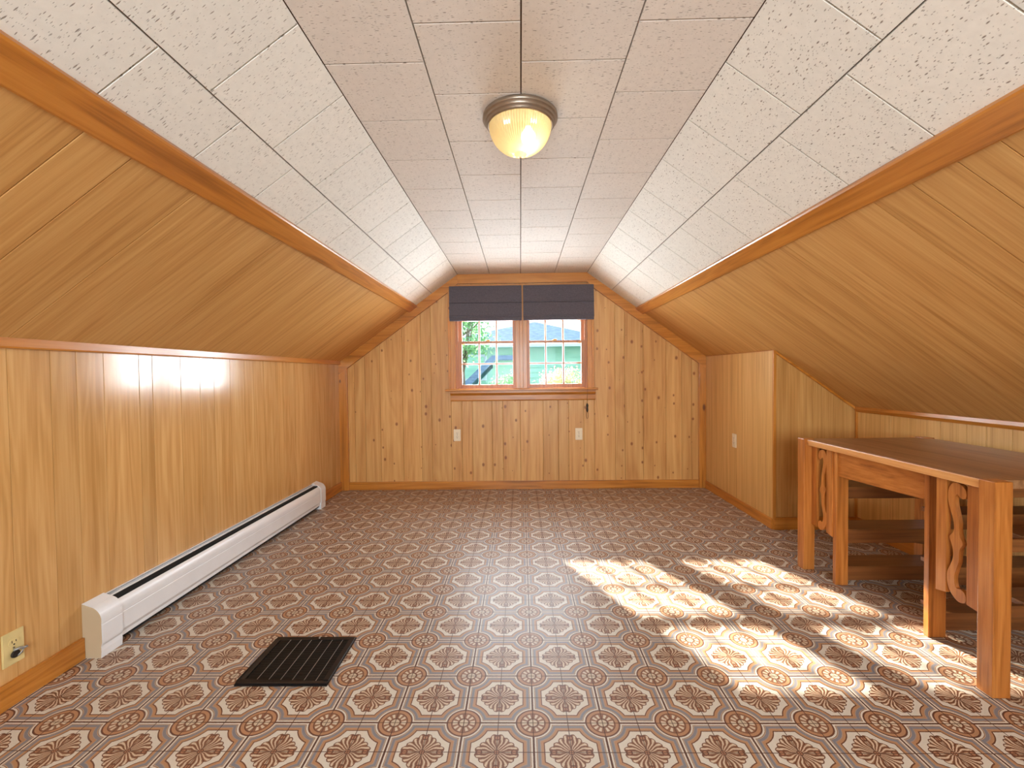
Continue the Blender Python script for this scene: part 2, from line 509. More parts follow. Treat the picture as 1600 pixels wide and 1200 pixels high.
# ------------------------------------------------------------------ floor
floor = box('floor', m_back, None, XL-.1, XK+.1, YR-.1, D+.1, -.12, -.004, kind='structure')
P = .2283; FX, FY = -.086, 1.3287
tile_me = None
i0 = math.floor((XL-FX)/P-.5); i1 = math.ceil((XK-FX)/P+.5)
rest = bmesh.new()
flr = ((0, 0, -.004), (1, 0, 0), (0, 1, 0), (0, 0, 1))
full_mesh = None
for j in range(-18, 15):
    for i in range(i0, i1+1):
        xa, xb = FX+(i-.5)*P, FX+(i+.5)*P
        ya, yb = FY+(j-.5)*P, FY+(j+.5)*P
        xmax = XR+.004 if ya > YC-.01 else XK
        cut = (max(xa, XL), min(xb, xmax), max(ya, YR), min(yb, D))
        if ya < YC < yb: cut = (max(xa, XL), min(xb, XK), max(ya, YR), min(yb, D))
        if cut[1]-cut[0] < .01 or cut[3]-cut[2] < .01: continue
        seen = ya > 1.1-P and abs((xa+xb)/2) < 1.25*(yb)+.1
        whole = cut == (xa, xb, ya, yb)
        if seen:
            if whole and full_mesh:
                o = bpy.data.objects.new('floor_tile', full_mesh); COL.objects.link(o); o.parent = floor
                o.location = ((xa+xb)/2, (ya+yb)/2, -.004); 
            elif whole:
                o = slab('floor_tile', m_floor, floor, [(-P/2, -P/2), (P/2, -P/2), (P/2, P/2), (-P/2, P/2)], ((0, 0, 0), (1, 0, 0), (0, 1, 0), (0, 0, 1)), .004, .0001, .0005)
                full_mesh = o.data; o.location = ((xa+xb)/2, (ya+yb)/2, -.004)
            else:
                slab('floor_tile', m_floor, floor, [(cut[0], cut[2]), (cut[1], cut[2]), (cut[1], cut[3]), (cut[0], cut[3])], flr, .004, .0001, .0005)
        else:
            add_box(rest, cut[0]+.0003, cut[1]-.0003, cut[2]+.0003, cut[3]-.0003, -.004, 0)
link('floor_tile', mesh_of(rest), m_floor, floor, kind='stuff')

# ------------------------------------------------------------------ shell
wall_left = box('wall_left', m_back, None, XL-OUT, XL-.006, YR-.1, D+.12, -.12, 1.32, kind='structure')
wall_right = box('wall_right', m_back, None, XR+.006, XR+.06, YC+.006, D+.12, -.12, 1.296, kind='structure')
wall_alcove = empty('wall_alcove', (2.1, YC, 0), kind='structure')
wall_knee = box('wall_knee', m_back, None, XK+.006, XK+OUT, YR-.1, YC+.12, -.12, .885, kind='structure')
prism('backing', m_back, wall_alcove, [(XR+.01, 0), (XK+.05, 0), (XK+.05, zr(XK+.05)-.002), (XR+.01, zr(XR+.01)-.002)], ((0, 0, 0), (1, 0, 0), (0, 0, 1), (0, 1, 0)), YC+.006, YC+.05)

# backing of the ceiling: three thick slabs running the length of the room
bm = bmesh.new()
fr_y = ((0, 0, 0), (1, 0, 0), (0, 0, 1), (0, 1, 0))
add_prism(bm, [(CL-.02, HC+.012), (CR+.02, HC+.012), (CR+.1, HC+.16), (CL-.1, HC+.16)], fr_y, YR-.1, D+.12)
xe = XL-OUT
add_prism(bm, [(CL, HC+.012), (xe, zl(xe)+.012), (xe, zl(xe)+.16), (CL-.02, HC+.16)], fr_y, YR-.1, D+.12)
xe = XK+OUT
add_prism(bm, [(CR, HC+.012), (xe, zr(xe)+.012), (xe, zr(xe)+.16), (CR+.02, HC+.16)], fr_y, YR-.1, D+.12)
ceiling = link('ceiling', mesh_of(bm), m_back, None, kind='structure')

cf = 1/math.hypot(1, TL); cr_ = 1/math.hypot(1, TRs)
FLAT = ((0, 0, HC+.012), (1, 0, 0), (0, 1, 0), (0, 0, -1))
LEFT = ((CL, 0, HC+.012), (-cf, 0, -TL*cf), (0, 1, 0), (TL*cf, 0, -cf))
RIGHT = ((CR, 0, HC+.012), (cr_, 0, -TRs*cr_), (0, 1, 0), (-TRs*cr_, 0, -cr_))
def rect(a, b, c, d): return [(a, c), (b, c), (b, d), (a, d)]
def tile_cols(frame, cols, mat, t=.012):
    for a, b, y0 in cols:
        k = math.floor((YR-y0)/.32)
        while y0+k*.32 < D:
            c, d = max(y0+k*.32, YR), min(y0+(k+1)*.32, D); k += 1
            if d-c < .01: continue
            slab('ceiling_tile', mat, ceiling, rect(a, b, c, d), frame, t, .0022, .0010)
xs = [CL, -.293, .013, .345, CR]
tile_cols(FLAT, [(xs[0], xs[1], 1.429), (xs[1], xs[2], 1.274), (xs[2], xs[3], 1.437), (xs[3], xs[4], 1.284)], m_tile_flat)
tile_cols(LEFT, [(.006, .322, 1.261), (.322, .56, 1.405)], m_tile_left)
tile_cols(RIGHT, [(.006, .303, 1.459), (.303, .64, 1.262)], m_tile_right)
SEAM_L = [YR, -1.56, -.34, .88, 1.138, 1.279, 1.532, 2.10, 3.32, D]
SEAM_R = [YR, -1.56, -.34, .88, 1.174, 1.286, 1.433, 1.583, 2.10, 3.325, D]
for a, b in zip(SEAM_L, SEAM_L[1:]):
    slab('slope_panel', m_panel_slope, ceiling, rect(.55, 1.50, a, b), LEFT, .010, .0008, .0016)
for a, b in zip(SEAM_R, SEAM_R[1:]):
    slab('slope_panel', m_panel_slope, ceiling, rect(.62, 2.18 if a < YC else 1.46, a, b), RIGHT, .010, .0008, .0016)

# left wall planks (random-width grooves of four-foot sheets)
offs = [0, .078, .26, .403, .519, .665, .81, .91, 1.03, 1.209]
seams = sorted({round(.88+1.209*k+o, 3) for k in range(-3, 4) for o in offs[:-1]})
seams = [YR]+[s for s in seams if YR < s < D-.03]+[D]
LW = ((XL-.006, 0, 0), (0, 1, 0), (0, 0, 1), (1, 0, 0))
for a, b in zip(seams, seams[1:]):
    big = any(abs(a-(.88+1.209*k)) < .01 for k in range(-3, 4))
    slab('wall_plank', m_panel_x, wall_left, rect(a, b, 0, 1.29), LW, .006, .0013 if big else .0006, .0011)
# closet side wall
RW = ((XR+.006, 0, 0), (0, 1, 0), (0, 0, 1), (-1, 0, 0))
s = [YC, 3.37, 3.52, 3.69, 3.80, 3.98, 4.11, 4.27, D]
for a, b in zip(s, s[1:]): slab('wall_plank', m_panel_r, wall_right, rect(a, b, 0, 1.302), RW, .006, .0002, .0005)
# closet face, cut by the roof
AW = ((0, YC+.006, 0), (1, 0, 0), (0, 0, 1), (0, -1, 0))
s = [XR, 1.93, 2.04, 2.17, 2.29, XK]
for a, b in zip(s, s[1:]):
    slab('wall_plank', m_panel_f, wall_alcove, [(a, 0), (b, 0), (b, zr(b)), (a, zr(a))], AW, .006, .0002, .0005)
KW = ((XK+.006, 0, 0), (0, 1, 0), (0, 0, 1), (-1, 0, 0))
s = [YR, -1.9, -1.3, -.9, -.34, .1, .5, .88, 1.15, 1.4, 1.6, 1.74, 1.9, 2.05, 2.229, 2.353, 2.455, 2.606, 2.95, YC]
for a, b in zip(s, s[1:]): slab('wall_plank', m_panel_r, wall_knee, rect(a, b, 0, .89), KW, .006, .0009, .0012)

# ------------------------------------------------------------------ back wall: knotty pine
WX0, WX1, WZ0, WZ1 = -.650, .672, .995, 1.96
bm = bmesh.new()
for poly in ([(XL-.1, -.1), (WX0, -.1), (WX0, 2.3), (XL-.1, 2.3)], [(WX1, -.1), (XR+.06, -.1), (XR+.06, 2.3), (WX1, 2.3)],
             [(WX0, -.1), (WX1, -.1), (WX1, WZ0), (WX0, WZ0)], [(WX0, WZ1), (WX1, WZ1), (WX1, 2.3), (WX0, 2.3)]):
    add_prism(bm, poly, fr_y, D+.01, D+.14)
wall_back = link('wall_back', mesh_of(bm), m_back, None, kind='structure')
BW = ((0, D+.01, 0), (1, 0, 0), (0, 0, 1), (0, -1, 0))
edges = [XL, -1.74, -1.667, -1.562, -1.41, -1.181, -.995, -.893, -.697, -.59, -.486, -.288, -.18, -.007, .221, .372, .475, .625, .731, .938, 1.034, 1.216, 1.442, 1.595, 1.693, 1.762, XR]
for a, b in zip(edges, edges[1:]):
    def roof(poly):
        poly = clip(poly, -TL, 1, HC-CL*TL)
        poly = clip(poly, TRs, 1, HC+CR*TRs)
        return clip(poly, 0, 1, HC)
    if a < WX1 and b > WX0+.001:
        slab('pine_board', m_pine, wall_back, rect(a, b, 0, .99), BW, .010, .0008, .0022)
        slab('pine_board', m_pine, wall_back, roof(rect(a, b, 1.955, 2.2)), BW, .010, .0008, .0022)
        if a < WX0: slab('pine_board', m_pine, wall_back, rect(a, WX0, .99, 1.955), BW, .010, .0008, .0022)
        if b > WX1: slab('pine_board', m_pine, wall_back, rect(WX1, b, .99, 1.955), BW, .010, .0008, .0022)
    else:
        slab('pine_board', m_pine, wall_back, roof(rect(a, b, 0, 2.2)), BW, .010, .0008, .0022)

# wall behind the camera, with an unseen window added for the fill light
bm = bmesh.new()
RX0, RX1, RZ0, RZ1 = -.95, .95, .75, 1.95
for poly in ([(XL-.1, -.1), (RX0, -.1), (RX0, 2.3), (XL-.1, 2.3)], [(RX1, -.1), (XK+.1, -.1), (XK+.1, 2.3), (RX1, 2.3)],
             [(RX0, -.1), (RX1, -.1), (RX1, RZ0), (RX0, RZ0)], [(RX0, RZ1), (RX1, RZ1), (RX1, 2.3), (RX0, 2.3)]):
    add_prism(bm, poly, fr_y, YR-.1, YR)
wall_front = link('wall_front', mesh_of(bm), m_panel_f, None, kind='structure')
w3 = empty('window_3', (0, YR, RZ0), kind='structure')
bm = bmesh.new()
for q in ((RX0, RX0+.05, RZ0, RZ1), (RX1-.05, RX1, RZ0, RZ1), (RX0+.05, RX1-.05, RZ0, RZ0+.05), (RX0+.05, RX1-.05, RZ1-.05, RZ1), (-.025, .025, RZ0+.05, RZ1-.05)):
    add_box(bm, q[0], q[1], YR-.07, YR-.02, q[2], q[3])
link('window_frame', mesh_of(bm), m_sash_z, w3)
box('pane', m_glass, w3, RX0+.05, RX1-.05, YR-.048, YR-.044, RZ0+.05, RZ1-.05)

# ------------------------------------------------------------------ trim
def trim(n, mat, fn): return fn('trim_%d' % n, mat)
box('baseboard_left', m_trim_y, None, XL, XL+.013, YR, 1.776, 0, .088, .002, kind='structure')
box('baseboard_left', m_trim_y, None, XL, XL+.013, 3.895, D-.03, 0, .088, .002, kind='structure')
box('baseboard_back', m_trim_x, None, -1.733, 1.757, D-.016, D, 0, .081, .002, kind='structure')
box('baseboard_right', m_trim_y, None, XR-.014, XR, YC+.0, D-.03, 0, .075, .002, kind='structure')
box('baseboard_alcove', m_trim_x, None, XR, XK, YC-.014, YC, 0, .09, .002, kind='structure')
box('baseboard_knee', m_trim_y, None, XK-.014, XK, YR, YC-.014, 0, .09, .002, kind='structure')
# corner posts of the gable wall
box('trim_1', m_trim_z, None, XL+.0, -1.733, D-.028, D, 0, 1.262, .002, kind='structure')
box('trim_2', m_trim_z, None, 1.757, XR, D-.028, D, 0, 1.262, .002, kind='structure')
# sloping and level boards along the roof line of the gable wall
dz = .118
xa = -1.733
prism('trim_3', m_trim_x, None, [(XL, zl(XL)), (CL, HC), (CL, HC-.092), (CL-.05, HC-.105-.05*TL), (XL, zl(XL)-dz)][::-1], AWb := ((0, D, 0), (1, 0, 0), (0, 0, 1), (0, -1, 0)), 0, .03, .001, kind='structure')
prism('trim_4', m_trim_x, None, [(XR, zr(XR)), (CR, HC), (CR, HC-.092), (CR+.05, HC-.105-.05*TRs), (XR, zr(XR)-dz)], AWb, 0, .03, .001, kind='structure')
prism('trim_5', m_trim_x, None, rect(CL, CR, HC-.092, HC), AWb, 0, .0295, .001, kind='structure')
# boards that close the tiles, along both slopes
def slope_board(n, frame, a, b, t):
    O, u, v, nn = [Vector(q) for q in frame]
    return prism('trim_%d' % n, m_trim_y, None, [(a, .010), (b, .010), (b, t-.004), (b-.006, t), (a+.006, t), (a, t-.004)], (O, u, nn, v), YR, D-.03, 0, kind='structure')
slope_board(6, LEFT, .512, .612, .032)
slope_board(7, RIGHT, .599, .695, .032)
# moulding at the top of the left wall
prism('trim_8', m_trim_y, None, [(XL, 1.262), (XL+.022, 1.262), (XL+.024, 1.268), (XL+.024, 1.315), (XL+.014, 1.326), (XL+.004, zl(XL+.004)), (XL, zl(XL))], fr_y, YR, D-.03, 0, kind='structure')
# alcove mouldings: at the slope, the inner corner, the outer corner and along the knee wall
prism('trim_9', m_trim_x, None, [(XR, zr(XR)), (XK, zr(XK)), (XK, zr(XK)-.02), (XR, zr(XR)-.02)], ((0, YC, 0), (1, 0, 0), (0, 0, 1), (0, -1, 0)), 0, .012, .002, kind='structure')
box('trim_10', m_trim_z, None, XK-.014, XK, YC-.014, YC, .09, .87, .003, kind='structure')
box('trim_11', m_trim_z, None, XR-.006, XR+.014, YC-.008, YC+.006, .0, zr(XR)-.004, .002, kind='structure')
prism('trim_12', m_trim_y, None, [(XK, zr(XK)), (XK-.022, zr(XK)+.016), (XK-.024, zr(XK)-.004), (XK-.010, zr(XK)-.024), (XK, zr(XK)-.024)], fr_y, YR, YC-.012, 0, kind='structure')
prism('trim_13', m_trim_y, None, [(XR, zr(XR)), (XR-.006, zr(XR)), (XR-.006, zr(XR)-.005), (XR, zr(XR)-.005)], fr_y, YC, D-.03, 0, kind='structure')

# ------------------------------------------------------------------ the pair of sash windows
# casing, stool, apron
cz1 = 2.04
cas = [(-.715, -.645), (-.045, .066), (.668, .731)]
for k, (a, b) in enumerate(cas):
    bm = bmesh.new()
    add_box(bm, a, b, D-.018, D+.002, 1.005, cz1, .002)
    w = b-a
    if k == 1: add_box(bm, a+.038, b-.038, D-.026, D-.016, 1.005, cz1, .003)
    else:
        e0 = a if k == 0 else b-.022
        add_box(bm, e0, e0+.022, D-.027, D-.016, 1.005, cz1, .003)
    link('trim_%d' % (14+k), mesh_of(bm), m_trim_z, None, kind='structure')
box('trim_17', m_trim_x, None, -.715, .731, D-.017, D+.002, 1.96, cz1, .002, kind='structure')
prism('trim_18', m_trim_x, None, [(D-.06, .985), (D-.066, .99), (D-.066, 1.0), (D-.06, 1.006), (D+.05, 1.006), (D+.05, .985)], ((0, 0, 0), (0, 1, 0), (0, 0, 1), (1, 0, 0)), -.745, .76, 0, kind='structure')
prism('trim_19', m_trim_x, None, [(D-.036, .985), (D-.036, .965), (D-.026, .950), (D-.020, .940), (D-.020, .895), (D-.014, .884), (D+.0, .884), (D+.0, .985)], ((0, 0, 0), (0, 1, 0), (0, 0, 1), (1, 0, 0)), -.700, .74, 0, kind='structure')

def window(n, x0, x1, gx0, gx1):
    """x0..x1 opening between casings, gx0..gx1 daylight of the glass"""
    w = empty('window_%d' % n, ((x0+x1)/2, D, 1.006), kind='structure')
    yl, yu = D+.012, D+.048             # planes of the lower (inner) and upper (outer) sash
    # jamb liners
    for a, b in ((x0, x0+.018), (x1-.018, x1)):
        box('jamb', m_sash_z, w, a, b, D+.002, D+.12, 1.006, 1.95)
        box('stop', m_sash_z, w, (a+.018 if a == x0 else a-.016), (a+.034 if a == x0 else a+.0), D+.0, D+.011, 1.006, 1.95, .002)
    box('jamb', m_sash_x, w, x0+.018, x1-.018, D+.002, D+.12, 1.94, 1.955)
    box('sill', m_dirtywhite, w, x0, x1, D+.05, D+.16, .985, 1.012)
    def sash(name, y, zb, zt, gz0, gz1, bars, t=.034):
        bm = bmesh.new()
        e0, e1 = x0+.019, x1-.019
        add_box(bm, e0, gx0, y, y+t, zb, zt, .0025); add_box(bm, gx1, e1, y, y+t, zb, zt, .0025)
        add_box(bm, gx0-.001, gx1+.001, y+.0005, y+t-.0005, zb, gz0, .002); add_box(bm, gx0-.001, gx1+.001, y+.0005, y+t-.0005, gz1, zt, .002)
        s = link(name, mesh_of(bm), m_sash_z, w)
        for k in (1, 2):
            x = gx0+(gx1-gx0)*k/3
            prism('muntin', m_sash_z, s, [(x-.0085, y+.012), (x-.0065, y+.006), (x+.0065, y+.006), (x+.0085, y+.012), (x+.0075, y+.029), (x-.0075, y+.029)], ((0, 0, 0), (1, 0, 0), (0, 1, 0), (0, 0, 1)), gz0, gz1)
        for z in bars:
            prism('muntin', m_sash_x, s, [(y+.013, z-.008), (y+.007, z-.006), (y+.007, z+.006), (y+.013, z+.008), (y+.028, z+.007), (y+.028, z-.007)], ((0, 0, 0), (0, 1, 0), (0, 0, 1), (1, 0, 0)), gx0, gx1)
        zs = [gz0]+list(bars)+[gz1]
        for k in range(3):
            for a, b in zip(zs, zs[1:]):
                xa_, xb_ = gx0+(gx1-gx0)*k/3, gx0+(gx1-gx0)*(k+1)/3
                box('pane', m_glass, s, xa_+.0005, xb_-.0005, y+.020, y+.0225, a, b)
        return s
    lo = sash('lower_sash', yl, 1.008, 1.481, 1.047, 1.455, [1.254])
    sash('upper_sash', yu, 1.452, 1.938, 1.479, 1.905, [1.692])
    cx_ = (gx0+gx1)/2
    bm = bmesh.new()
    add_box(bm, cx_-.022, cx_+.022, yl+.004, yl+.030, 1.481, 1.487, .001)
    add_tube(bm, [(cx_, yl+.015, 1.486), (cx_, yl+.015, 1.494)], .011, 12)
    add_tube(bm, [(cx_+.004, yl+.012, 1.492), (cx_+.024, yl+.002, 1.490)], .0035, 8)
    link('sash_lock', mesh_of(bm), m_brass, lo)
    return w
window(1, -.650, -.040, -.583, -.064)
window(2, .061, .672, .078, .608)

# roman blinds
def blind(x0, x1, label):
    z0, z1 = 1.682, 2.020
    yf = D-.028
    e = empty('roman_blind', ((x0+x1)/2, yf, z1), label=label, category='blind', group='roman blinds over the window pair')
    # cloth: section down the front with two soft folds
    sec = [(yf-.012, z1), (yf-.022, z1-.006), (yf-.024, z1-.09), (yf-.029, z1-.155), (yf-.036, 1.862), (yf-.037, 1.852), (yf-.026, 1.850),
           (yf-.028, 1.80), (yf-.033, 1.73), (yf-.040, 1.716), (yf-.041, 1.708), (yf-.030, 1.706)]
    bm = bmesh.new(); nx = 28; g = []
    for (y, z) in sec:
        row = []
        for i in range(nx+1):
            u = i/nx; x = x0+(x1-x0)*u
            low = max(0, (z1-z)/(z1-z0))
            sag = low*(.0022*math.sin(u*17+x0*9)+.0018*math.sin(u*41))
            row.append(bm.verts.new((x, y-.5*abs(sag)-.001*math.sin(u*23)*low, z+sag*.8)))
        g.append(row)
    for j in range(len(g)-1):
        for i in range(nx): bm.faces.new((g[j][i], g[j][i+1], g[j+1][i+1], g[j+1][i]))
    back = [[bm.verts.new((v.co.x, yf-.010, v.co.z)) for v in g[j]] for j in (0, -1)]
    for i in range(nx):
        bm.faces.new((g[0][i+1], g[0][i], back[0][i], back[0][i+1])); bm.faces.new((g[-1][i], g[-1][i+1], back[1][i+1], back[1][i]))
        bm.faces.new((back[0][i+1], back[0][i], back[1][i], back[1][i+1]))
    for i, rev in ((0, 1), (nx, 0)):
        ring = [row[i] for row in g]+[back[1][i], back[0][i]]
        bm.faces.new(ring if rev else ring[::-1])
    link('cloth', mesh_of(bm), m_blind, e)
    box('batten', m_blind, e, x0+.002, x1-.002, yf-.038, yf-.016, z0-.006, 1.709, .003)
    box('head_rail', m_blind, e, x0+.003, x1-.003, yf-.020, yf+.010, z1-.03, z1+.0, .002)
    return e
bl = blind(-.694, .020, 'charcoal roman blind over the left sash window')
br = blind(.034, .727, 'charcoal roman blind over the right sash window')

# ------------------------------------------------------------------ pull cord below the window
c = empty('blind_cord', (.658, D-.03, .99), label='thin cord with dark pull and loop hanging below the window sill at right', category='cord')
yc = D-.041
tube('cord', m_cord, c, [(.652, D-.068, 1.70), (.654, D-.070, 1.2), (.655, D-.070, .99), (.656, yc, .90), (.657, yc+.012, .845)], .0016, 6)
lathe('pull', m_cleat, c, .657, yc+.012, [(.003, .852), (.009, .842), (.012, .825), (.008, .81), (.011, .79), (.010, .775), (.004, .765), (.001, .763)], 14)
tube('loop', m_cord, c, [(.657+.011*math.sin(a), yc+.012, .735-.035*math.cos(a)) for a in [2*math.pi*k/16 for k in range(17)]], .0018, 6)

# ------------------------------------------------------------------ outlets
def outlet(name, frame, label, mat, w=.069, h=.117, grp='duplex power outlets', damaged=False):
    O, u, v, n = [Vector(q) for q in frame]
    e = empty(name, O, label=label, category='outlet', **({} if not grp else {'group': grp}))
    def bx(nm, m, a, b, c_, d, lo, hi, bev=0, parent=e):
        return prism(nm, m, parent, rect(a, b, c_, d), frame, lo, hi, bev)
    pl = bx('plate', mat, -w/2, w/2, -h/2, h/2, 0, .006, .0018)
    for s_ in (1, -1):
        cz = s_*.0195
        if damaged and s_ < 0: continue
        pts = [(.017*math.cos(a), cz+.0145*math.sin(a)) for a in [math.pi*2*k/20 for k in range(20)]]
        r_ = prism('receptacle', mat, e, pts, frame, .0055, .0078)
        bm = bmesh.new()
        add_prism(bm, rect(-.0075, -.0052, cz-.001, cz+.0075), frame, .0070, .0082)
        add_prism(bm, rect(.0050, .0073, cz-.000, cz+.0065), frame, .0070, .0082)
        add_prism(bm, [(.0028*math.cos(a), cz-.0075+.0028*math.sin(a)) for a in [math.pi*2*k/10 for k in range(10)]], frame, .0070, .0082)
        link('slots', mesh_of(bm), m_slot, r_)
    prism('screw', m_nickel, e, [(.003*math.cos(a), .003*math.sin(a)) for a in [math.pi*2*k/12 for k in range(12)]], frame, .0055, .0073)
    if damaged:
        bm = bmesh.new()
        add_prism(bm, [(.002+.0135*math.cos(a), -.024+.0125*math.sin(a)) for a in [math.pi*2*k/18 for k in range(18)]], frame, .005, .013)
        bmesh.ops.bevel(bm, geom=list(bm.edges), offset=.0012, segments=1, affect='EDGES')
        link('burnt_socket', mesh_of(bm), m_slot, e, label='blackened lower socket')
        bm = bmesh.new()
        A = O+u*.008+v*-.016+n*.014
        add_tube(bm, [O+u*-.004+v*-.008+n*.009, O+u*.008+v*-.006+n*.018, O+u*.020+v*-.011+n*.022, O+u*.030+v*-.013+n*.020], .0042, 10)
        add_tube(bm, [O+u*.018+v*-.011+n*.021, O+u*.016+v*-.026+n*.016, O+u*.006+v*-.033+n*.012], .0028, 8)
        link('metal_clip', mesh_of(bm, smooth=True), m_rod, e, label='bent grey metal clip')
    return e
outlet('power_outlet', ((-.640, D-.0005, .544), (1, 0, 0), (0, 0, 1), (0, -1, 0)), 'ivory outlet on the pine wall below the left half of the window', m_ivory)
outlet('power_outlet', ((.575, D-.0005, .545), (1, 0, 0), (0, 0, 1), (0, -1, 0)), 'ivory outlet on the pine wall below the right half of the window', m_ivory)
outlet('power_outlet', ((XR-.0005, 3.831, .558), (0, -1, 0), (0, 0, 1), (-1, 0, 0)), 'small ivory outlet on the right closet side wall', m_ivory)
outlet('power_outlet', ((XL+.0005, 1.528, .201), (0, 1, 0), (0, 0, 1), (1, 0, 0)), 'yellowed outlet with scorched lower socket low on the left wall', m_ivoryL, damaged=True)

# ------------------------------------------------------------------ baseboard heater
def heater():
    X0 = XL+.001
    e = empty('baseboard_heater', (X0, 2.83, 0), label='long white metal baseboard heater along the left wall', category='heater')
    FY_ = ((0, 0, 0), (1, 0, 0), (0, 0, 1), (0, 1, 0))
    ya, yb = 1.868, 3.80
    def arc(cx, cz, r, a0, a1, n):
        return [(cx+r*math.cos(math.radians(a0+(a1-a0)*k/n)), cz+r*math.sin(math.radians(a0+(a1-a0)*k/n))) for k in range(n+1)]
    xf = X0+.078
    # back plate with its top lip
    prism('back_plate', m_white, e, [(X0, .03), (X0+.004, .03), (X0+.004, .212), (X0+.013, .219), (X0+.014, .222), (X0+.004, .222), (X0, .220)], FY_, ya, yb)
    # front cover: curved shoulder, flat face, crease and return
    outer = arc(xf-.045, .158, .045, 58, 0, 8)+[(xf, .143), (xf-.002, .141), (xf-.002, .139), (xf, .137), (xf, .066), (xf-.008, .050), (xf-.008, .034), (xf-.022, .030)]
    inner = [(x-.003 if z < .15 else x-.002, z-.002 if z > .15 else z) for x, z in outer][::-1]
    inner[0] = (outer[-1][0], outer[-1][1]+.003)
    prism('front_cover', m_white, e, outer+inner, FY_, ya-.004, yb+.004)
    # damper blade lying in the slot
    prism('damper', m_white, e, [(X0+.029, .2150), (X0+.036, .2120), (X0+.037, .2135), (X0+.030, .2168)], FY_, ya+.002, yb-.002)
    bm = bmesh.new(); add_box(bm, X0+.005, X0+.072, ya, yb, .07, .150); add_box(bm, X0+.005, X0+.050, ya+.001, yb-.001, .150, .203)
    link('element_slot_shade', mesh_of(bm), m_dark, e)  # black block, built up to paint the shade inside the top slot
    box('inner_shadow_gap', m_dark, e, X0+.004, X0+.06, ya, yb, .02, .032)
    # end caps
    def cap(y0, y1, nm):
        xo = xf+.003
        prof = [(X0, 0), (xo+.008-.012, 0), (xo-.003, .030), (xo-.005, .048), (xo, .058), (xo+.001, .066), (xo+.001, .137), (xo-.001, .139), (xo-.001, .141), (xo+.001, .143)]+arc(xo-.058, .156, .059, 0, 76, 9)+[(X0+.004, .226), (X0, .226)]
        o = prism(nm, m_white, e, prof, FY_, y0, y1, .001)
        o.data.materials.append(m_white_shade)
        return o
    c1 = cap(1.777, 1.875, 'end_cap')
    c2 = cap(3.798, 3.885, 'end_cap')
    for p in c1.data.polygons:
        if p.normal.y < -.95 and p.area > .004: p.material_index = 1  # near face takes the shade colour, being turned from the front window
    return e
heater()

# ------------------------------------------------------------------ floor grate
def grate():
    x0, x1, y0, y1 = -1.079, -.731, 1.613, 1.915
    e = empty('floor_grate', ((x0+x1)/2, (y0+y1)/2, 0), label='square black metal floor grate set in the tiles', category='grate')
    F = ((0, 0, 0), (1, 0, 0), (0, 1, 0), (0, 0, 1))
    w = .024
    bm = bmesh.new()
    for a, b, c_, d in ((x0, x1, y0, y0+w), (x0, x1, y1-w, y1), (x0, x0+w, y0+w, y1-w), (x1-w, x1, y0+w, y1-w)):
        add_prism(bm, rect(a, b, c_, d), F, .0002, .009)
    bmesh.ops.remove_doubles(bm, verts=bm.verts, dist=1e-5)
    bmesh.ops.bevel(bm, geom=[ed for ed in bm.edges if all(v.co.z > .008 for v in ed.verts) and (abs(ed.verts[0].co.x-ed.verts[1].co.x) < 1e-5 and min(abs(ed.verts[0].co.x-x0), abs(ed.verts[0].co.x-x1)) < 1e-4 or abs(ed.verts[0].co.y-ed.verts[1].co.y) < 1e-5 and min(abs(ed.verts[0].co.y-y0), abs(ed.verts[0].co.y-y1)) < 1e-4)], offset=.004, segments=2, affect='EDGES')
    link('frame', mesh_of(bm), m_black, e)
    box('pan', m_dark, e, x0+w-.004, x1-w+.004, y0+w-.004, y1-w+.004, .0002, .0010)  # black plate painting the darkness of a recess below the louvers
    n = 17
    for k in range(n):
        y = y0+w+(y1-y0-2*w)*(k+.5)/n
        prism('louver', m_blackslat, e, [(y-.005, .0012), (y-.0035, .0012), (y+.0045, .0062), (y+.003, .0062)], ((0, 0, 0), (0, 1, 0), (0, 0, 1), (1, 0, 0)), x0+w-.002, x1-w+.002)
    for k in range(1, 6+1):
        x = x0+w+(x1-x0-2*w)*(k-.0)/6.6
        box('rod', m_rod, e, x-.0009, x+.0009, y0+w-.002, y1-w+.002, .0062, .0074)
    lathe('screw', m_rod, e, x0+.19, y1-.012, [(.004, .0088), (.0035, .0102), (.0005, .0106)], 12)
grate()

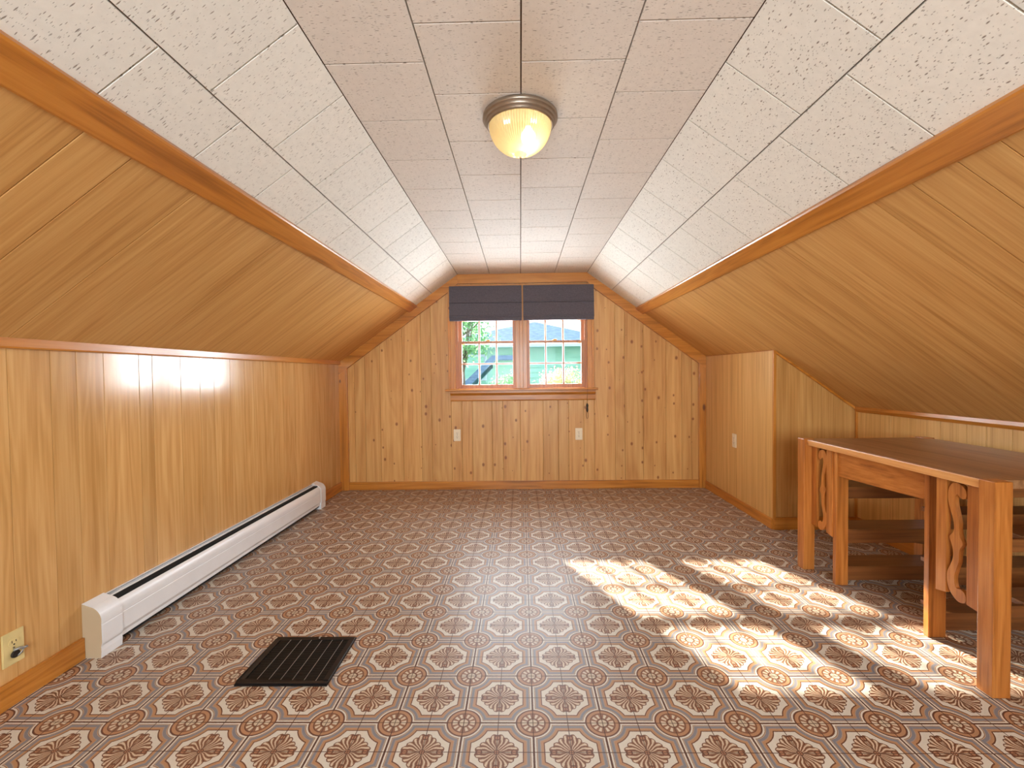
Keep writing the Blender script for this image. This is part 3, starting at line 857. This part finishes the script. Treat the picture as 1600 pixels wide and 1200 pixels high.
# ------------------------------------------------------------------ ceiling light
def ceiling_lamp():
    cx, cy = .010, 1.737
    e = empty('ceiling_lamp', (cx, cy, HC), label='round flush ceiling lamp with pewter rim and lit ribbed glass bowl', category='lamp')
    lathe('rim', m_nickel, e, cx, cy, [(.02, HC-.001), (.140, HC-.001), (.143, HC-.004), (.144, HC-.014), (.141, HC-.018), (.137, HC-.020), (.136, HC-.026), (.133, HC-.030), (.130, HC-.031),
                                       (.129, HC-.037), (.125, HC-.041), (.121, HC-.042), (.119, HC-.039), (.118, HC-.034), (.020, HC-.032)], 72)
    prof = []
    for k in range(15):
        t = k/14
        prof.append((.1175*math.cos(t*math.pi/2)**.86 if t < 1 else .004, HC-.038-.106*math.sin(t*math.pi/2)**1.1))
    prof = [(max(r, .010), z) for r, z in prof]
    lathe('glass_bowl', m_shade, e, cx, cy, prof, 144, smooth=False, rib=.022)
    zb = HC-.146
    lathe('glass_finial', m_shade, e, cx, cy, [(.022, zb+.006), (.024, zb+.001), (.020, zb-.004), (.012, zb-.007), (.004, zb-.009)], 28)
    lathe('finial_nut', m_nickel, e, cx, cy, [(.004, zb-.008), (.0045, zb-.013), (.002, zb-.016), (.0005, zb-.0165)], 14)
    for bx_, by_ in ((.030, -.022),):
        b = lathe('bulb', m_bulb, e, cx+bx_, cy+by_, [(.010, HC-.052), (.014, HC-.060), (.026, HC-.078), (.029, HC-.092), (.024, HC-.106), (.012, HC-.116), (.002, HC-.118)], 24)
    d = bpy.data.lights.new('lamp_light', 'POINT'); d.energy = .5; d.color = (1, .82, .55); d.shadow_soft_size = .03
    o = bpy.data.objects.new('lamp_light', d); COL.objects.link(o); o.parent = e; o.location = (.03, -.022, -.128)
ceiling_lamp()

# ------------------------------------------------------------------ library table
def table():
    e = empty('library_table', (1.98, 2.095, 0), label='brown oak library table with end shelves and carved brackets, at the right', category='table')
    LEGS = [(1.623, 1.686, 2.580, 2.637), (1.630, 1.692, 1.555, 1.611), (2.300, 2.362, 2.580, 2.637), (2.300, 2.362, 1.555, 1.611)]
    for a, b, c_, d in LEGS: box('leg', m_tab_z, e, a, b, c_, d, 0, .757, .003)
    inner = [(1.674, 1.739, 2.390, 2.414), (1.734, 1.808, 1.915, 1.939), (2.24, 2.305, 2.390, 2.414), (2.18, 2.25, 1.915, 1.939)]
    for a, b, c_, d in inner: box('inner_leg', m_tab_z, e, a, b, c_, d, 0, .722, .002)
    # top: boards with a paler front edge
    bm = bmesh.new(); add_box(bm, 1.647, 2.345, 1.598, 2.620, .722, .754, .003)
    top = link('tabletop', mesh_of(bm), m_tab_top, e)
    box('top_edging', m_tab_edge, e, 1.638, 1.6475, 1.612, 2.578, .722, .7535, .003, label='paler front edge')
    # apron across the knee opening, front and back
    def plank(name, mat, x0, y0, x1, y1, z0, z1, t):
        d = Vector((x1-x0, y1-y0, 0)); L = d.length; d.normalize(); n = Vector((d.y, -d.x, 0))
        if n.x < 0: n = -n
        return prism(name, mat, e, rect(0, L, z0, z1), ((x0, y0, 0), d, (0, 0, 1), n), 0, t, .0015)
    plank('apron', m_tab_y, 1.684, 2.390, 1.742, 1.939, .585, .722, .02)
    plank('apron', m_tab_y, 2.29, 2.390, 2.23, 1.939, .585, .722, .02)
    # end shelves with their rails
    for (ya, yb, yi, zs) in ((2.405, 2.54, 2.392, (.100, .300, .527)), (1.930, 2.04, 1.918, (.104, .300, .527)), (1.616, 1.74, 1.602, (.302, .540))):
        for z in zs:
            box('shelf', m_shelf_shade, e, 1.81 if yi < 2 else 1.745, 2.30, ya, yb, z-.018, z, .001)
            x0 = 1.735 if yi > 2 else 1.806 if yi > 1.7 else 1.692
            x1 = 2.25 if yi > 2 else 2.19 if yi > 1.7 else 2.30
            h = .075 if z < .5 else .062
            if yi < 1.7: pts = [(x0, z), (x1, z), (x1, z-.045), (x0, z-.045)]
            else: pts = [(x0, z), (x1, z), (x1, z-h-.035 if z > .2 else z-h), (x1-.09, z-h-.012 if z > .2 else z-h), (x1-.16, z-h), (x0, z-h)]
            prism('shelf_rail', m_shelf_shade, e, pts, ((0, yi, 0), (1, 0, 0), (0, 0, 1), (0, 1, 0)), 0, .014)
    for yo in (2.585, 1.602): box('end_rail', m_shelf_shade, e, 1.690, 2.30, yo, yo+.018, .69, .722, .001)
    # side brackets: slat, carved scroll, slat
    out = [(.98, .10), (.93, .045), (.7, .01), (.4, 0), (.15, .03), (.02, .09), (.02, .16), (.15, .24), (.32, .32), (.38, .39), (.30, .44), (.08, .475), (.22, .52), (.33, .58), (.33, .65), (.18, .72),
           (.02, .78), (0, .84), (.08, .91), (.25, .96), (.55, 1), (.8, 1), (.98, .98), (1, .93), (.9, .90), (.7, .885), (.5, .90), (.4, .86), (.38, .80), (.5, .73), (.62, .66), (.62, .60), (.65, .55),
           (.85, .505), (.66, .45), (.60, .39), (.62, .34), (.5, .25), (.4, .18), (.4, .12), (.5, .095), (.65, .125), (.85, .13)]
    def bracket(px, y_far, far_slat, sc, near_slat, flip, zz, side):
        fr_ = ((px, 0, 0), (0, 1, 0), (0, 0, 1), (side, 0, 0))
        prism('slat', m_tab_z, e, [(far_slat[0], .270 if far_slat[2] else .262), (far_slat[1], .262 if far_slat[2] else .270), (far_slat[1], .722), (far_slat[0], .722)], fr_, 0, .018, .001)
        prism('slat', m_tab_z, e, [(near_slat[0], .252), (near_slat[1], .262), (near_slat[1], .722), (near_slat[0], .722)], fr_, 0, .018, .001)
        ya, yb = sc      # ya = y of u=0, yb = y of u=1
        # smooth the outline
        pts = [(ya+(yb-ya)*u_, zz[0]+(zz[1]-zz[0])*v_) for u_, v_ in out]
        for _ in range(2):
            q = []
            for i in range(len(pts)):
                a, b = pts[i], pts[(i+1) % len(pts)]
                q += [(a[0]*.75+b[0]*.25, a[1]*.75+b[1]*.25), (a[0]*.25+b[0]*.75, a[1]*.25+b[1]*.75)]
            pts = q
        prism('carved_scroll', m_tab_z, e, pts, fr_, .002, .018)
    for px, side in ((1.667, 1), (2.318, -1)):
        bracket(px, 0, (2.537, 2.580, 0), (2.455, 2.527), (2.412, 2.456, 0), True, (.712, .258), side)
        bracket(px, 0, (1.768, 1.812, 1), (1.767, 1.690), (1.611, 1.688, 0), False, (.714, .256), side)
table()

# ------------------------------------------------------------------ outside
def out_mat(name, a, b, scale=(1, 1, 1), rough=.8):
    m, nt, bs = new_mat(name)
    t = nt.nodes.new('ShaderNodeTexCoord')
    n = noise(nt, mapping(nt, t.outputs['Object'], scale), 1, 4)
    nt.links.new(rampf(nt, n, [(.3, a), (.7, b)]), bs.inputs['Base Color'])
    bs.inputs['Roughness'].default_value = rough
    return m
m_side = out_mat('green_siding', (150, 205, 186), (176, 222, 204), (1, 1, 6))
m_roof = out_mat('blue_shingle', (96, 120, 160), (126, 150, 188), (6, 6, 20))
m_fascia = out_mat('pale_fascia', (190, 206, 220), (214, 224, 232))
m_grass = out_mat('lawn', (90, 120, 70), (130, 160, 96), (.8, .8, .8))
m_bark = out_mat('bark', (96, 84, 76), (140, 126, 114), (8, 8, 2))
def leaf_mat(name, a, b):
    m, nt, bs = new_mat(name)
    g = nt.nodes.new('ShaderNodeNewGeometry')
    nt.links.new(rampf(nt, g.outputs['Random Per Island'], [(0, a), (1, b)]), bs.inputs['Base Color'])
    bs.inputs['Roughness'].default_value = .6
    tl = nt.nodes.new('ShaderNodeBsdfTranslucent'); tl.inputs[0].default_value = lin(b)
    ms = nt.nodes.new('ShaderNodeMixShader'); ms.inputs[0].default_value = .4
    nt.links.new(bs.outputs[0], ms.inputs[1]); nt.links.new(tl.outputs[0], ms.inputs[2])
    nt.links.new(ms.outputs[0], nt.nodes['Material Output'].inputs[0])
    return m
m_leaf = leaf_mat('leaf_green', (86, 140, 96), (150, 196, 140))
m_leaf2 = leaf_mat('leaf_pale', (150, 190, 130), (236, 216, 170))

ground = box('ground', m_grass, None, -60, 60, D+1, 90, -3.2, -3.0, kind='structure')
h = empty('house', (.65, 20, -3), label='pale green clapboard house with blue hip roof beyond the window', category='house')
box('wall', m_side, h, -7.5, 6.2, 18.0, 27, -3, 2.35)
bm = bmesh.new()
k = 0
z = -1.0
while z < 2.3:
    vs = [bm.verts.new(p) for p in ((-7.5, 17.955, z), (6.2, 17.955, z), (6.2, 17.995, z+.2), (-7.5, 17.995, z+.2))]
    bm.faces.new(vs); z += .2
link('clapboard', mesh_of(bm), m_side, h, kind='stuff')
bm = bmesh.new()
ev = [bm.verts.new(p) for p in ((-3.6, 17.4, 2.38), (4.9, 17.4, 2.20), (4.9, 26, 2.35), (-3.6, 26, 2.35))]
pk = [bm.verts.new(p) for p in ((.65, 19.6, 3.42), (.65, 24, 3.42))]
bm.faces.new((ev[0], ev[1], pk[0])); bm.faces.new((ev[1], ev[2], pk[1], pk[0])); bm.faces.new((ev[2], ev[3], pk[1])); bm.faces.new((ev[3], ev[0], pk[0], pk[1])); bm.faces.new(ev[::-1])
link('roof', mesh_of(bm), m_roof, h)
bm = bmesh.new()
add_prism(bm, [(-7.6, 2.36), (-1.6, 2.36), (-4.0, 3.30), (-5.6, 3.30)], fr_y, 18.6, 22)
link('roof', mesh_of(bm), m_roof, h)
box('fascia', m_fascia, h, -7.6, 4.95, 17.36, 17.40, 2.20, 2.34)
w_ = box('window_frame', m_fascia, h, -2.45, -1.35, 17.90, 17.96, .9, 1.95)
box('pane', m_side, w_, -2.35, -1.45, 17.87, 17.90, 1.0, 1.85)
# lean-to porch roof, running down to the left
p = empty('porch', (-1.2, 15, -3), label='low blue porch roof in front of the green house', category='porch')
prism('roof', m_roof, p, [(-2.6, .15), (-.9, 1.75), (-.2, 1.75), (-.2, 1.60), (-.8, 1.60), (-2.4, .02)], fr_y, 14.2, 16.5)
box('wall', m_side, p, -.9, -.2, 14.5, 16.4, -3, 1.6)
box('post', m_fascia, p, -2.4, -2.25, 14.4, 14.55, -3, .1)

def tree(name, x, y, zc, R, n, leaf, mat, label, cat, trunk=.12, squash=.8, seed=1, zg=-3.0, clumps=14, branch=True):
    rnd = random.Random(seed)
    e = empty(name, (x, y, zg), label=label, category=cat)
    bm = bmesh.new()
    cl = []
    for _ in range(clumps):
        while True:
            v = Vector((rnd.uniform(-1, 1), rnd.uniform(-1, 1), rnd.uniform(-1, 1)))
            if .3 < v.length < 1: break
        cl.append(Vector((x+v.x*R, y+v.y*R, zc+v.z*R*squash)))
    add_tube(bm, [(x, y, zg), (x+.03, y, (zg+zc)/2), (x, y+.02, zc+R*.3*squash)], [trunk, trunk*.7, trunk*.3], 8)
    if branch:
        for c_ in cl:
            st = Vector((x, y, zg+(zc-zg)*rnd.uniform(.6, 1)))
            md = (st+c_)/2+Vector((rnd.uniform(-.1, .1)*R, rnd.uniform(-.1, .1)*R, -.08*R))
            add_tube(bm, [st, md, c_], [trunk*.35, trunk*.2, trunk*.07], 5)
    link('trunk', mesh_of(bm, smooth=True), m_bark, e)
    vs, fs = [], []
    for i in range(n):
        c_ = cl[i % clumps]
        g = Vector((rnd.gauss(0, 1), rnd.gauss(0, 1), rnd.gauss(0, .8)))*R*.20
        q = c_+g
        a = Vector((rnd.gauss(0, 1), rnd.gauss(0, 1), rnd.gauss(0, 1))).normalized(); b = a.orthogonal().normalized()
        L = leaf*rnd.uniform(.7, 1.3)
        k = len(vs)
        vs += [q-a*L, q-b*L*.42-a*L*.1, q+a*L, q+b*L*.42-a*L*.1]
        fs.append((k, k+1, k+2, k+3))
    me = bpy.data.meshes.new('leaves'); me.from_pydata([tuple(v) for v in vs], [], fs)
    link('foliage', me, mat, e, kind='stuff')
    return e
tree('garden_tree', -1.65, 12.6, 2.55, .95, 2300, .06, m_leaf, 'leafy green tree outside, at the upper left of the window', 'tree', seed=3)
tree('garden_tree', 2.75, 15.2, 3.35, .85, 700, .06, m_leaf, 'thin green tree outside, in front of the right slope of the house roof', 'tree', seed=8, trunk=.06)
tree('flowering_shrub', 1.25, 12.0, .85, .62, 2600, .035, m_leaf2, 'pale flowering shrub top outside, low in the right sash window', 'shrub', trunk=.05, seed=5)
tree('garden_shrub', -.55, 12.5, .75, .60, 1800, .035, m_leaf, 'light green shrub outside, low in the left sash window', 'shrub', trunk=.05, seed=6)
# the tall tree whose branches break up the sunlight: it stands up-sun of the window, out of view behind the blinds
tree('shade_tree', -3.1, 11.2, 5.4, 1.5, 48, .11, m_leaf, 'tall airy tree outside whose branches dapple the sunlight on the floor', 'tree', trunk=.10, seed=12, clumps=7)
